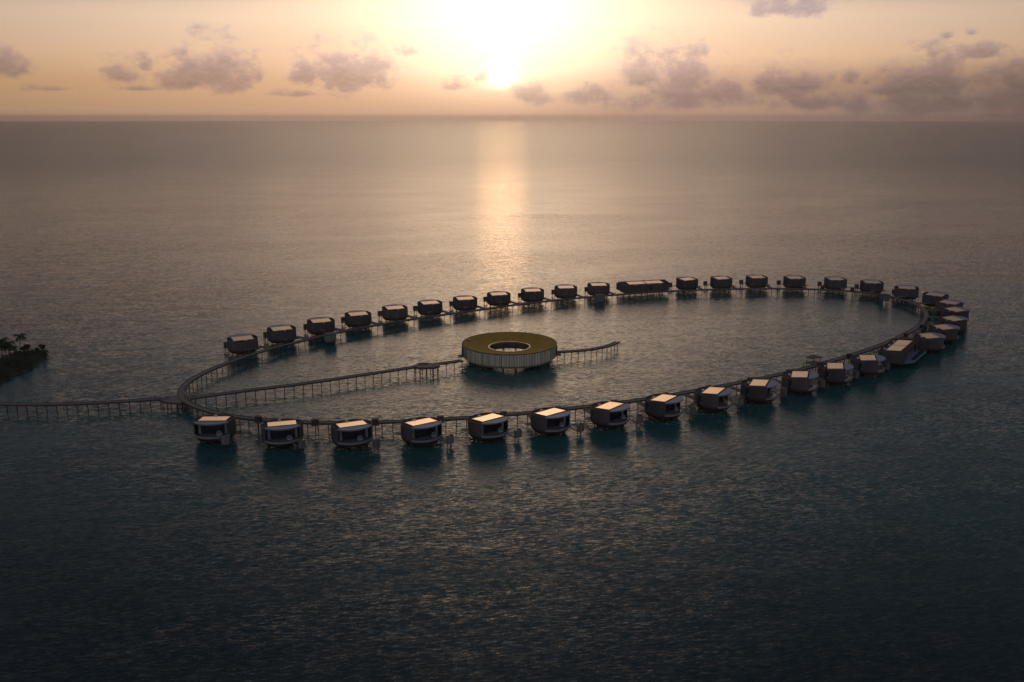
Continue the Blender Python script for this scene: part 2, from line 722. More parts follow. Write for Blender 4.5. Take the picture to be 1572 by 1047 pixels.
ent = smooth(resample([at(x, y, DECK) for x, y in ((-75, 617), (-40, 619), (0, 620), (60, 620.5), (120, 619.5), (180, 616.5), (240, 612), (262, 611))], 3.0), 8)
boardwalk('entry_jetty', ent, 'straight timber jetty on stilts leading from the palm island side to the boardwalk junction', cat='jetty')
pv = smooth(resample([at(x, y, DECK) for x, y in ((284, 612), (292, 611), (325, 606.5), (385, 598), (460, 589.5), (526, 579.5), (587, 570.5), (633, 563.5), (655, 560), (690, 556), (709, 553))], 3.0), 8)
boardwalk('pavilion_boardwalk', pv, 'gently curved timber boardwalk crossing the lagoon from the junction to the olive-roofed pavilion')
tail = smooth(resample([at(x, y, DECK) for x, y in ((855.5, 540), (876, 539), (902.7, 536.8), (929, 532), (940, 528.5), (948, 524.5))], 2.0), 3)
boardwalk('pavilion_pier', tail, 'short hooked timber pier ending in open lagoon beyond the round pavilion', cat='pier', posts=False, every=3.6)

# junction platform
root = empty('junction_platform', (junction.x, junction.y, 0))
tag(root, 'flat kite-shaped timber platform where the jetty meets the loop and lagoon boardwalks', 'platform')
poly = [(-9.5, -.6), (-3.5, -4.6), (3, -6.0), (6.8, -3.0), (7.4, 1.8), (3.6, 6.2), (-2.2, 6.4), (-5.8, 3.2)]
MB().prism([(x * .78, y * .95) for x, y in poly], DECK - .3, DECK + .03).build('deck', M['deck'], root)
MB().prism([(x * .80, y * .97) for x, y in poly], DECK - .75, DECK - .31).build('edge_beam', M['beam'], root)
proto = None
for (x, y) in ((-6, 0), (-3, -3.2), (1.5, -4.2), (4.5, -2), (4.6, 1.5), (1.5, 4.5), (-2, 4.2), (0, 0)):
    if proto is None:
        mb = MB()
        mb.cyl((0, 0, -4), (0, 0, DECK - .76), .2, n=8)
        proto = o = mb.build('pile', M['pile'], root)
    else:
        o = proto.copy()
        col.objects.link(o)
        o.parent = root
    o.location = (x, y, 0)
for (x, y) in ((-6.6, -.6), (-4.9, 1.3)):
    mb = MB()
    mb.cyl((0, 0, 0), (0, 0, 1.5), .11, n=8)
    mb.box((0, 0, 1.56), (.3, .3, .12))
    mb.build('gate_post', M['frame'], root, loc=(x, y, DECK + .03))

# viewing platform half way along the lagoon boardwalk
vp = at(654.6, 561.5, DECK)
root = empty('viewing_platform', (vp.x, vp.y, 0), R(8))
tag(root, 'wide timber viewing platform bulging from the middle of the lagoon boardwalk near the pavilion', 'platform')
pl = [(-6.2, .9), (-3.6, 3.4), (3.2, 3.4), (6.2, .8), (6.0, -.9), (3.4, -3.4), (-3.0, -3.4), (-6.0, -1.0)]
MB().prism(pl, DECK - .3, DECK + .26).build('deck', M['deck'], root)
MB().prism([(x * 1.02, y * 1.02) for x, y in pl], DECK - .8, DECK - .31).build('edge_beam', M['beam'], root)
mb = MB()
mb.box((-1.2, 2.7, DECK + .48), (4.4, .5, .44))
mb.build('bench', M['dark_wood'], root)
for (x, y) in ((-5, 0), (-3, -2.6), (-3, 2.6), (0, -2.9), (0, 2.9), (3, -2.6), (3, 2.6), (5, 0)):
    mb = MB()
    mb.cyl((0, 0, -4), (0, 0, DECK - .81), .2, n=8)
    mb.build('pile', M['pile'], root, loc=(x, y, 0))

# ------------------------------------------------------------------ round pavilion


def make_pavilion():
    c = at(782, 527, 8.3)
    root = empty('round_pavilion', (c.x, c.y, 0))
    tag(root, 'large ring-shaped pavilion with olive funnel roof and pale boarded wall in the lagoon', 'pavilion')
    n = 96
    circ = lambda r, z: [(r * math.sin(2 * math.pi * i / n), r * math.cos(2 * math.pi * i / n), z) for i in range(n)]
    RO, RI = 22.9, 9.9
    mb = MB()   # outer wall: leans in a little at the foot
    mb.rings([circ(RO - .35, 8.2), circ(RO - .35, 2.9), circ(RO - 2.0, 1.6), circ(RO - 1.6, 1.5), circ(RO - .05, 2.8), circ(RO, 8.25), circ(RO - .35, 8.2)])
    mb.build('outer_wall', M['pale_slat'], root)
    # upright fins, irregularly spaced like the boarding
    rng = random.Random(3)
    mb = MB()
    a = 0.0
    while a < 360:
        x, y = (RO + .04) * math.sin(R(a)), (RO + .04) * math.cos(R(a))
        mb.box((x, y, 5.5), (.14, .22, 5.2), -R(a))
        a += rng.choice((3.2, 3.2, 4.2, 5.0, 2.4))
    mb.build('wall_battens', M['grey_slat'], root)
    mb = MB()   # roof funnel
    mb.rings([circ(RO - .4, 7.75), circ(RO - .4, 8.5), circ((RO + RI) / 2, 7.55), circ(RI + .15, 6.55), circ(RI + .15, 6.0), circ(RO - .4, 7.75)])
    mb.build('roof', M['olive'], root, smooth=False)
    mb = MB()
    mb.rings([circ(RO - .4, 8.5), circ(RO - .4, 8.62), circ(RO + .1, 8.62), circ(RO + .1, 8.26), circ(RO - .4, 8.26)])
    mb.build('roof_edge', M['dark_wood'], root)
    mb = MB()
    mb.rings([circ(RI - .12, 6.4), circ(RI - .12, 6.85), circ(RI + .28, 6.85), circ(RI + .28, 6.4), circ(RI - .12, 6.4)])
    mb.build('inner_rim', M['panel_edge'], root, smooth=False)
    mb = MB()
    mb.rings([circ(RI + .05, 3.85), circ(RI + .05, 6.0), circ(RI + .35, 6.0), circ(RI + .35, 3.85), circ(RI + .05, 3.85)])
    mb.build('inner_wall', M['slat'], root)
    mb = MB()
    mb.rings([circ(RI + .1, 3.8), circ(RI + .1, 3.3), circ(RO - 2.2, 1.9), circ(RO - 2.2, 2.4), circ(RI + .1, 3.8)])
    mb.build('floor', M['dark_wood'], root)
    # doorway where the boardwalk arrives
    for a, w in ((-103, 3.0), (96, 2.4)):
        mb = MB()
        x, y = (RO + .1) * math.sin(R(a)), (RO + .1) * math.cos(R(a))
        mb.box((x, y, 5.3), (w, .5, 4.2), -R(a))
        mb.build('doorway', M['dark_wood'], root)
        mb = MB()
        x, y = (RO + 1.0) * math.sin(R(a)), (RO + 1.0) * math.cos(R(a))
        mb.box((x, y, 3.3), (3.0, 2.4, .5), -R(a))
        mb.build('door_step', M['deck'], root)
    proto = None
    for r, k in ((19.5, 22), (15.0, 14), (10.6, 12)):
        for i in range(k):
            a = 360 * (i + .5) / k
            if proto is None:
                mb = MB()
                mb.cyl((0, 0, -4), (0, 0, 2.1), .24, n=8)
                proto = o = mb.build('pile', M['pile'], root)
            else:
                o = proto.copy()
                col.objects.link(o)
                o.parent = root
            o.location = (r * math.sin(R(a)), r * math.cos(R(a)), 0)
    mb = MB()   # roof hatch
    mb.box((0, 0, .25), (1.1, .9, .5))
    x, y = 20.6 * math.sin(R(-74)), 20.6 * math.cos(R(-74))
    mb.build('roof_hatch', M['frame'], root, loc=(x, y, 8.25))
    return root


make_pavilion()

# ------------------------------------------------------------------ round villas
RV = 7.4
TILT = .085
ztop = lambda x, y: 7.55 + TILT * y
OPEN = 55


def make_villa():
    root = empty('round_villa')
    # wall: sector of a drum, outer and inner skin
    mb = MB()
    outer = arc(RV, OPEN, 360 - OPEN, 60)
    inner = arc(RV - .3, OPEN, 360 - OPEN, 60)
    mb.rings([[(x, y, 3.0) for x, y in outer], [(x, y, ztop(x, y) + .22) for x, y in outer],
              [(x, y, ztop(x, y) + .22) for x, y in inner], [(x, y, 3.0) for x, y in inner]], closed=False)
    for pr in (0, -1):
        (xo, yo), (xi, yi) = outer[pr], inner[pr]
        mb.quad((xo, yo, 3.0), (xi, yi, 3.0), (xi, yi, ztop(xi, yi) + .22), (xo, yo, ztop(xo, yo) + .22))
    bmesh.ops.remove_doubles(mb.b, verts=mb.b.verts[:], dist=.001)
    mb.build('wall', M['slat'], root)
    # base: chamfered under-body
    full = arc(1.0, 0, 360, 64)[:-1]
    mb = MB()
    mb.rings([[(x * (RV - .02), y * (RV - .02), 2.98) for x, y in full], [(x * (RV - .06), y * (RV - .06), 2.3) for x, y in full],
              [(x * 6.5, y * 6.5, 1.25) for x, y in full]], caps=True)
    mb.build('base', M['dark_wood'], root)
    # roof
    mb = MB()
    back = arc(RV - .31, 58, 302, 48)
    mb.prism(back, lambda x, y: ztop(x, y) - .3, ztop)
    mb.build('roof', M['roof'], root)
    # canopy: crescent over the terrace, falling outward
    yc = back[0][1] + .01
    xr = back[0][0]
    front = arc(RV + .25, 58, -58, 28)
    zc = lambda x, y: ztop(0, yc) + .16 + max(0.0, y - yc) * .035
    mb = MB()
    poly = [(-xr, yc), (xr, yc)] + front
    mb.prism(poly[::-1], lambda x, y: zc(x, y) - .45, zc)
    mb.build('canopy', M['canopy'], root)
    # tan metal panel on the roof
    p = MB()
    px0, px1, py0, py1 = -4.9, 4.9, -3.2, 3.1
    p.prism([(px0, py0), (px1, py0), (px1, py1), (px0, py1)], lambda x, y: ztop(x, y) + .01, lambda x, y: ztop(x, y) + .30)
    pan = p.build('roof_panel', M['panel'], root)
    e = MB()
    for (x0, x1, y0, y1) in ((px0 - .12, px1 + .12, py0 - .12, py0 - .003), (px0 - .12, px1 + .12, py1 + .003, py1 + .12),
                             (px0 - .12, px0 - .003, py0, py1), (px1 + .003, px1 + .12, py0, py1)):
        e.prism([(x0, y0), (x1, y0), (x1, y1), (x0, y1)], lambda x, y: ztop(x, y) + .012, lambda x, y: ztop(x, y) + .36)
    e.build('panel_flashing', M['panel_edge'], pan)
    u = MB()
    u.box((.7, -4.2, ztop(.7, -4.2) + .27), (1.0, .8, .5))
    u.box((.7, -4.2, ztop(.7, -4.2) + .56), (1.1, .9, .06))
    u.build('rooftop_unit', M['white'], root)
    # terrace
    t = MB()
    o1, i1 = arc(RV + .22, 57, -57, 28), arc(RV - .25, 57, -57, 28)
    t.rings([[(x, y, 2.55) for x, y in o1], [(x, y, 3.3) for x, y in o1], [(x, y, 3.3) for x, y in i1], [(x, y, 2.9) for x, y in i1]], closed=False)
    t.quad(*[(x, y, z) for (x, y), z in ((o1[0], 2.55), (o1[0], 3.3), (i1[0], 3.3), (i1[0], 2.9))])
    t.quad(*[(x, y, z) for (x, y), z in ((o1[-1], 2.55), (o1[-1], 3.3), (i1[-1], 3.3), (i1[-1], 2.9))])
    t.build('terrace_edge', M['fascia'], root)
    d = MB()
    d.prism([(-6.0, 2.2), (6.0, 2.2)] + arc(5.9, 50, -50, 20), 2.985, 3.08)
    d.build('terrace_deck', M['deck'], root)
    w = MB()
    a, c = arc(7.1, 48, -48, 24), arc(5.95, 48, -48, 24)
    w.prism(a + c[::-1], 2.99, 3.12)
    w.build('plunge_pool', M['pool'], root)
    # glazing on a chord, with frame and mullions
    g = MB()
    g.box((0, 2.6, 5.2), (12.9, .08, 4.25))
    gl = g.build('glazing', M['glass'], root)
    f = MB()
    for k in range(7):
        f.box((-6.3 + 2.1 * k, 2.66, 5.2), (.14, .14, 4.3))
    f.box((0, 2.67, 3.22), (12.7, .12, .2))
    f.box((0, 2.67, 7.2), (12.7, .12, .3))
    f.build('window_frame', M['frame'], gl)
    for x0 in (-5.2, 4.3):
        cu = MB()
        cu.rings([[(x0 + .9 * k / 10, 2.75 + .07 * (k % 2), z) for k in range(11)] for z in (3.15, 7.0)], closed=False)
        cu.build('curtain', M['cushion'], root)
    # entrance
    dd = MB()
    o2, i2 = arc(RV + .05, 112, 125, 5), arc(RV - .1, 112, 125, 5)
    dd.prism(o2 + i2[::-1], 3.05, 6.6)
    dr = dd.build('door', M['frame'], root)
    h = MB()
    hx, hy = (RV + .1) * math.sin(R(114)), (RV + .1) * math.cos(R(114))
    h.box((hx, hy, 4.1), (.1, .1, .9), -R(114))
    h.build('handle', M['white'], dr)
    # gangway to the loop boardwalk, stretched to fit at each villa
    gw = MB()
    gw.box((0, -.5, 0), (2.0, 1.0, .3))
    for s in (-1, 1):
        gw.box((s * 1.0, -.5, .12), (.14, 1.0, .5))
    gw.build('gangway', M['deck'], root, loc=(5.6, -4.6, 3.3))
    st = MB()
    st.box((5.6, -5.6, 2.86), (3.2, 2.6, .22))
    st.build('entrance_deck', M['deck'], root)
    proto = None
    for i in range(9):
        a = 20 + 40 * i
        rr = 5.5
        if proto is None:
            mb = MB()
            mb.cyl((0, 0, -4), (0, 0, 1.45), .2, n=8)
            proto = o = mb.build('pile', M['pile'], root)
        else:
            o = proto.copy()
            col.objects.link(o)
            o.parent = root
        o.location = (rr * math.sin(R(a)), rr * math.cos(R(a)), 0)
    return root


def make_daybed():
    root = empty('daybed')
    n = 20
    mb = MB()
    rows = []
    for z, r in ((0, 1.02), (.28, 1.05), (.42, 1.0), (.46, .85)):
        rows.append([(r * math.sin(2 * math.pi * i / n), r * .9 * math.cos(2 * math.pi * i / n), z) for i in range(n)])
    mb.rings(rows, caps=True)
    mb.build('mattress', M['cushion'], root, smooth=True)
    mb = MB()   # hood: quarter-sphere shell open towards the sea (+Y)
    rows = []
    for k in range(9):
        ph = R(10 * k)
        rows.append([(1.12 * math.cos(ph) * math.sin(R(a)), 1.0 * math.cos(ph) * math.cos(R(a)), .42 + 1.3 * math.sin(ph))
                     for a in range(95, 266, 10)])
    mb.rings(rows, closed=False)
    o = mb.build('hood', M['cushion'], root, smooth=True)
    md = o.modifiers.new('thick', 'SOLIDIFY')
    md.thickness = .07
    mb = MB()
    for x in (-.45, .4):
        mb.box((x, -.35, .6), (.6, .3, .36), .2 * x)
    mb.build('pillow', M['fascia'], root)
    return root


def make_stair():
    root = empty('swim_stair')
    mb = MB()
    mb.box((0, 0, 1.55), (2.5, 2.5, .2))
    mb.build('landing', M['deck'], root)
    for (x, y, sx, sy) in ((-1.2, 0, .08, 2.4), (0, 1.2, 2.3, .08), (1.2, .5, .08, 1.4)):
        mb = MB()
        mb.box((x, y, 3.0), (sx, sy, 2.6))
        mb.build('screen', M['grey_slat'], root)
    for (x, y) in ((-.5, .3), (.6, -.5)):
        mb = MB()
        mb.cyl((x, y, -4), (x, y, 1.45), .16, n=8)
        mb.build('pile', M['pile'], root)
    mb = MB()   # flight up to the villa terrace
    for k in range(5):
        mb.box((1.45 + .35 * k, -.9 - .12 * k, 1.75 + .27 * k), (.42, 1.1, .1))
    mb.build('flight', M['deck'], root)
    mb = MB()
    for s in (-.3, .3):
        mb.box((-1.45 + s, -1.32, .9), (.07, .07, 2.4))
    for k in range(6):
        mb.box((-1.45, -1.32, -.1 + .38 * k), (.6, .06, .06))
    mb.build('ladder', M['frame'], root)
    return root


def make_cabin():
    root = empty('service_cabin')
    mb = MB()
    mb.box((0, 0, DECK - .2), (2.9, 2.2, .36))
    mb.build('base', M['deck'], root)
    mb = MB()
    mb.box((0, 0, DECK + .93), (2.2, 1.5, 1.9))
    mb.build('cabin_wall', M['slat_line'], root)
    mb = MB()
    mb.box((0, 0, DECK + 1.96), (2.6, 1.9, .14))
    mb.build('roof', M['dark_wood'], root)
    mb = MB()
    mb.box((.3, -.78, DECK + .85), (.8, .05, 1.65))
    mb.build('door', M['frame'], root)
    mb = MB()
    mb.cyl((0, .2, -4), (0, .2, DECK - .38), .16, n=8)
    mb.build('pile', M['pile'], root)
    return root


near = [(329, 642.7), (432.7, 650), (539.7, 651), (646.6, 647.6), (749, 641), (845, 632.4), (936, 622.7), (1019, 611), (1095.4, 599.5), (1165.6, 587.5), (1228, 574.6), (1282.4, 561.6), (1332, 549), (1380, 530), (1426.5, 515.4), (1449, 502), (1463, 489), (1466.6, 475), (1458, 464)]
far = [(372, 519), (432, 504), (492.5, 492), (549.6, 481.6), (606, 472), (660, 464.4), (714, 457.8), (765.6, 451), (817.5, 445.4), (868.7, 440.5), (919, 436.7), (990, 433.6), (1055, 428.2), (1107.6, 426.7), (1162, 425), (1220, 426), (1283, 428), (1338.7, 432.7), (1392, 441.4), (1436.4, 452)]


def foot(p):
    """nearest point of the loop, outward direction, tangent"""
    T = tangents(ring, True)
    i = min(range(len(ring)), key=lambda k: (ring[k].xy - p.xy).length)
    o = Vector((-T[i].y, T[i].x, 0))
    if o.dot(Vector((p.x, p.y, 0)) - Vector((cen.x, cen.y, 0))) < 0:
        o = -o
    return ring[i], o, T[i]


villa0 = make_villa()
bed0 = make_daybed()
stair0 = make_stair()
cabin0 = make_cabin()
used = {}


def inst(proto):
    if proto.name not in used:
        used[proto.name] = 1
        return proto
    return copy_tree(proto)


FACE_NEAR = [-88, -74, -66, -56, -50, -50, -40, -38, -31, -24, -20, -18, -16, -35, 2, 5, 12, 14, 37]
FACE_FAR = [118, 117, 115, 114, 114, 113, 108, 105, 101, 99, 96, 106, 122, 112, 106, 104, 100, 90, 74, 46]


def place_villa(p, where, row, i, bed=True, cabin=True, stair=True):
    f, o, t = foot(p)
    rz = R((FACE_FAR if row == 'far' else FACE_NEAR)[i] - 90)
    v = inst(villa0)
    v.location = (p.x, p.y, 0)
    v.rotation_euler = (0, 0, rz)
    look = 'round stilt villa with glazed terrace' if row == 'near' else ('dark slatted round villa' if row == 'far' else 'round stilt villa with blue-grey canopy')
    tag(v, f'{look}, {where}', 'villa', 'round villas on stilts round the lagoon')
    dist = (p.xy - f.xy).dot(o.xy)
    for c in v.children:
        if c.name.startswith('gangway'):
            c.scale.y = max(1.0, dist - 5.6 - 1.5)
            a0 = math.atan2(-o.y, -o.x) + R(38)
            gs = Vector((7.1 * math.cos(a0), 7.1 * math.sin(a0), 0))
            gs.rotate(Matrix.Rotation(-rz, 3, 'Z'))
            c.location = (gs.x, gs.y, 3.3)
            c.rotation_euler = (0, 0, math.atan2(-o.x, o.y) - rz)
    mat = Matrix.Translation((p.x, p.y, 0)) @ Matrix.Rotation(rz, 4, 'Z')
    if bed:
        bb = inst(bed0)
        q = mat @ Vector((-2.2 + .5 * ((i * 7) % 3 - 1), 4.6, 3.08))
        bb.location = q
        bb.rotation_euler = (0, 0, rz)
        tag(bb, f'pale hooded daybed on the villa terrace {where}', 'daybed', 'daybeds on the villa terraces')
    if stair:
        ss = inst(stair0)
        q = mat @ Vector((-6.2, 9.3, 0))
        ss.location = (q.x, q.y, 0)
        ss.rotation_euler = (0, 0, rz)
        tag(ss, f'screened stair landing on posts beside the villa {where}', 'stair landing', 'stair landings beside the villas')
    if cabin:
        cc = inst(cabin0)
        tt = Vector((o.y, -o.x, 0))
        q0 = Vector((f.x, f.y, 0)) - tt * 8.7
        f2, o2, t2 = foot(Vector((q0.x, q0.y, 0)) + o * .01)
        q = Vector((f2.x, f2.y, 0)) + o2 * 2.45
        cc.location = q
        cc.rotation_euler = (0, 0, math.atan2(-o2.x, o2.y))
        tag(cc, f'small dark boardwalk cabin by the villa {where}', 'cabin', 'service cabins along the loop boardwalk')
    return v


def vpt(x, y):
    return at(x, y, 7.8)


for i, (x, y) in enumerate(near):
    if i < 13:
        place_villa(vpt(x, y), f'{ordinal(i)} from the junction on the near row', 'near', i)
    elif i > 13:
        place_villa(vpt(x, y), f'{ordinal(i - 14)} past the near double villa', 'bend', i, cabin=(i < 17))
for i, (x, y) in enumerate(far):
    if i < 11:
        place_villa(vpt(x, y), f'{ordinal(i)} from the junction on the far row', 'far', i, bed=False)
    elif i > 11:
        place_villa(vpt(x, y), f'{ordinal(i - 12)} past the far double villa', 'far', i, bed=False, cabin=(i < 19))


# ------------------------------------------------------------------ double villas
def make_double():
    root = empty('double_villa')
    zt = lambda x, y: 7.5 + TILT * y
    HX = 16.2
    plan = [(-HX + 2.4, -6.2), (HX - 2.4, -6.2), (HX, -3.6), (HX + .4, 6.0), (-HX - .4, 6.0), (-HX, -3.6)]
    # walls: inner side and ends only, sea side open behind the terrace
    ring_o = [(HX + .4, 6.0), (HX, -3.6), (HX - 2.4, -6.2), (-HX + 2.4, -6.2), (-HX, -3.6), (-HX - .4, 6.0)]
    ring_i = [(HX + .1, 6.0), (HX - .3, -3.5), (HX - 2.5, -5.9), (-HX + 2.5, -5.9), (-HX + .3, -3.5), (-HX - .1, 6.0)]
    mb = MB()
    mb.rings([[(x, y, 2.7) for x, y in ring_o], [(x, y, zt(x, y) + .35) for x, y in ring_o],
              [(x, y, zt(x, y) + .35) for x, y in ring_i], [(x, y, 2.7) for x, y in ring_i]], closed=False)
    for k in (0, -1):
        (a, c), (d, e) = ring_o[k], ring_i[k]
        mb.quad((a, c, 2.7), (d, e, 2.7), (d, e, zt(d, e) + .35), (a, c, zt(a, c) + .35))
    # solid wings of the sea front either side of the opening
    for s in (-1, 1):
        mb.box((s * 13.6, 5.6, 5.1), (4.6, .3, 4.8))
    mb.build('wall', M['slat_line'], root)
    base = [(x * .985, y * .985) for x, y in plan]
    low = [(x * .90, y * .84) for x, y in plan]
    mb = MB()
    mb.rings([[(x, y, 2.69) for x, y in base], [(x, y, 1.3) for x, y in low]], caps=True)
    mb.build('base', M['dark_wood'], root)
    rf = [(HX - .1, 6.3), (-HX + .1, 6.3), (-HX + .35, -3.4), (-HX + 2.6, -5.8), (HX - 2.6, -5.8), (HX - .35, -3.4)]
    mb = MB()
    mb.prism(rf, lambda x, y: zt(x, y) - .3, zt)
    rfo = mb.build('roof', M['roof'], root)
    for s in (-1, 1):
        x0, x1 = (s * 6.3 - 5.9, s * 6.3 + 5.9)
        p = MB()
        p.prism([(x0, -3.0), (x1, -3.0), (x1, 3.5), (x0, 3.5)], lambda x, y: zt(x, y) + .01, lambda x, y: zt(x, y) + .3)
        pan = p.build('roof_panel', M['panel'], root)
        e = MB()
        for (a, c, d, f) in ((x0 - .12, x1 + .12, -3.12, -3.003), (x0 - .12, x1 + .12, 3.503, 3.62)):
            e.prism([(a, d), (c, d), (c, f), (a, f)], lambda x, y: zt(x, y) + .012, lambda x, y: zt(x, y) + .36)
        e.build('panel_flashing', M['panel_edge'], pan)
    for x in (-8.5, .4, 9.0):
        u = MB()
        u.box((x, -4.3, zt(x, -4.3) + .26), (1.0, .8, .5))
        u.build('rooftop_unit', M['white'], root)
    # sea front: glazing set back, columns, long terrace with a pale edge
    g = MB()
    g.box((0, 3.2, 5.1), (22.4, .08, 4.4))
    gl = g.build('glazing', M['glass'], root)
    f = MB()
    for k in range(10):
        f.box((-10.8 + 2.4 * k, 3.27, 5.1), (.14, .14, 4.4))
    f.box((0, 3.28, 7.1), (22.2, .12, .3))
    f.build('window_frame', M['frame'], gl)
    for x in (-5.5, 0, 5.5):
        mb = MB()
        mb.box((x, 5.4, 5.1), (.6, .5, 4.7))
        mb.build('column', M['fascia'], root)
    t = MB()
    t.prism([(-HX + .6, 3.0), (12.5, 3.0), (13.5, 6.4), (9.0, 9.4), (-HX + .6, 9.8)][::-1], 2.4, 2.95)
    t.build('terrace', M['canopy'], root)
    t = MB()
    t.prism([(-15.0, 7.0), (6.5, 7.0), (5.5, 9.0), (-15.0, 9.3)][::-1], 2.955, 3.02)
    t.build('plunge_pool', M['pool'], root)
    t = MB()
    t.box((-HX + .1, 7.9, 4.6), (.3, 4.2, 4.6))
    t.build('end_screen', M['slat_line'], root)
    gw = MB()
    gw.box((0, -.5, 0), (3.0, 1.0, .3))
    gw.build('gangway', M['deck'], root, loc=(1.5, -6.1, 3.3))
    d = MB()
    d.box((1.5, -6.23, 4.6), (2.0, .1, 3.0))
    d.build('door', M['frame'], root)
    proto = None
    for x in (-13, -8.7, -4.3, 0, 4.3, 8.7, 13):
        for y in (-4.2, 4.0):
            if proto is None:
                mb = MB()
                mb.cyl((0, 0, -4), (0, 0, 1.45), .2, n=8)
                proto = o = mb.build('pile', M['pile'], root)
            else:
                o = proto.copy()
                col.objects.link(o)
                o.parent = root
            o.location = (x, y, 0)
    return root


dbl0 = make_double()
for (x, y), lab, first in ((near[13], 'long double villa with twin tan roof panels and open columned sea terrace', True),
                           (far[11], 'long dark double villa seen from its blank slatted lagoon side', False)):
    p = vpt(x, y)
    f, o, t = foot(p)
    rz = R((FACE_NEAR[13] if first else FACE_FAR[11]) - 90)
    d = dbl0 if first else copy_tree(dbl0)
    d.location = (p.x, p.y, 0)
    d.rotation_euler = (0, 0, rz)
    tag(d, lab, 'villa', 'long double villas on the loop')
    dist = (p.xy - f.xy).dot(o.xy)
    for c in d.children:
        if c.name.startswith('gangway'):
            c.scale.y = max(1.0, dist - 6.1 - 1.5)


# ------------------------------------------------------------------ huts inside the lagoon
def make_lagoon_hut():
    root = empty('lagoon_hut')
    n = 10
    poly = [(3.5 * math.sin(2 * math.pi * i / n), 2.9 * math.cos(2 * math.pi * i / n)) for i in range(n)]
    sc_ = lambda k: [(x * k, y * k) for x, y in poly]
    mb = MB()
    mb.rings([[(x, y, 5.5) for x, y in sc_(1)], [(x, y, 2.7) for x, y in sc_(1)], [(x, y, 1.9) for x, y in sc_(.82)]])
    mb.rings([[(x, y, 5.5) for x, y in sc_(.94)], [(x, y, 2.8) for x, y in sc_(.94)]])
    mb.build('wall', M['grey_slat'], root)
    mb = MB()
    mb.prism(sc_(.93), 1.95, 2.4)
    mb.build('floor', M['deck'], root)
    mb = MB()
    mb.rings([[(x, y, 5.5) for x, y in sc_(1.05)], [(x, y, 5.7) for x, y in sc_(1.05)], [(x * .3, y * .3, 5.95) for x, y in poly]], caps=True)
    mb.build('roof', M['dark_wood'], root)
    for a in range(6):
        mb = MB()
        mb.cyl((2.3 * math.sin(R(60 * a)), 1.9 * math.cos(R(60 * a)), -4), (2.3 * math.sin(R(60 * a)), 1.9 * math.cos(R(60 * a)), 1.95), .15, n=8)
        mb.build('pile', M['pile'], root)
    mb = MB()
    mb.box((0, 3.9, 3.1), (2.0, 2.4, .3))
    mb.build('gangway', M['deck'], root)
    return root


hut0 = make_lagoon_hut()
for k, (x, y, lab) in enumerate(((505.5, 518, 'grey boarded drum hut on stilts below the third villa of the far row'),
                                 (920, 457.5, 'grey boarded drum hut on stilts before the eleventh villa of the far row'),
                                 (1365, 456, 'dark roofed drum hut on stilts inside the bend of the loop boardwalk'))):
    p = at(x, y, 3.7)
    f, o, t = foot(p)
    h = hut0 if k == 0 else copy_tree(hut0)
    q = Vector((f.x, f.y, 0)) - o * 6.3
    h.location = q
    h.rotation_euler = (0, 0, math.atan2(-o.x, o.y))
    tag(h, lab, 'hut', 'drum huts on the lagoon side of the loop')

# flat shade canopy and two poles on the near loop
p = at(1258, 558, DECK)
f, o, t = foot(p)
root = empty('shade_canopy', (f.x - o.x * 3.6, f.y - o.y * 3.6, 0), math.atan2(-o.x, o.y))
tag(root, 'low flat-roofed shelter on the lagoon side of the boardwalk by the near villas', 'shelter')
mb = MB()
mb.prism([(-3.6, -2.6), (3.2, -2.4), (3.6, 2.0), (-3.2, 2.2)], 6.0, 6.25)
mb.build('roof', M['dark_wood'], root)
mb = MB()
mb.box((0, 0, DECK - .18), (6.4, 4.4, .34))
mb.build('floor', M['deck'], root)
for (x, y) in ((-2.8, -1.9), (2.7, -1.9), (-2.7, 1.7), (2.8, 1.7)):
    mb = MB()
    mb.box((x, y, (DECK + 6.0) / 2), (.18, .18, 6.0 - DECK))
    mb.build('post', M['frame'], root)
    mb = MB()
    mb.cyl((x, y, -4), (x, y, DECK - .36), .16, n=8)
    mb.build('pile', M['pile'], root)
proto = None
for (x, y, lab) in ((1237.5, 564, 'tall dark mooring pole by the boardwalk shelter, the farther from its roof'),
                    (1243.5, 562.5, 'tall dark mooring pole by the boardwalk shelter, the closer to its roof')):
    p = at(x, y, DECK)
    f, o, t = foot(p)
    mb = MB()
    mb.cyl((0, 0, -4), (0, 0, 6.4), .15, .12, n=8)
    mb.cyl((0, 0, 6.4), (0, 0, 6.6), .19, .05, n=8)
    oo = mb.build('mooring_pole', M['pile'], loc=(f.x - o.x * 1.9, f.y - o.y * 1.9, 0))
    tag(oo, lab, 'pole', 'mooring poles on the loop')

# ------------------------------------------------------------------ palm island
shore = [(-70, 622), (-30, 604), (0, 588), (17, 579), (38, 571), (51.6, 562), (61, 554.5), (69, 549), (74, 545.6), (72, 542.5), (60, 541.8), (40, 543), (22, 545), (10, 550), (0, 556), (-30, 566), (-70, 576)]
sp = [at(x, y, 0) for x, y in shore]
icen = sum(sp, Vector()) / len(sp)


def inside(p, poly):
    r = False
    j = len(poly) - 1
    for i in range(len(poly)):
        a, c = poly[i], poly[j]
        if (a.y > p[1]) != (c.y > p[1]) and p[0] < (c.x - a.x) * (p[1] - a.y) / (c.y - a.y) + a.x:
            r = not r
        j = i
    return r


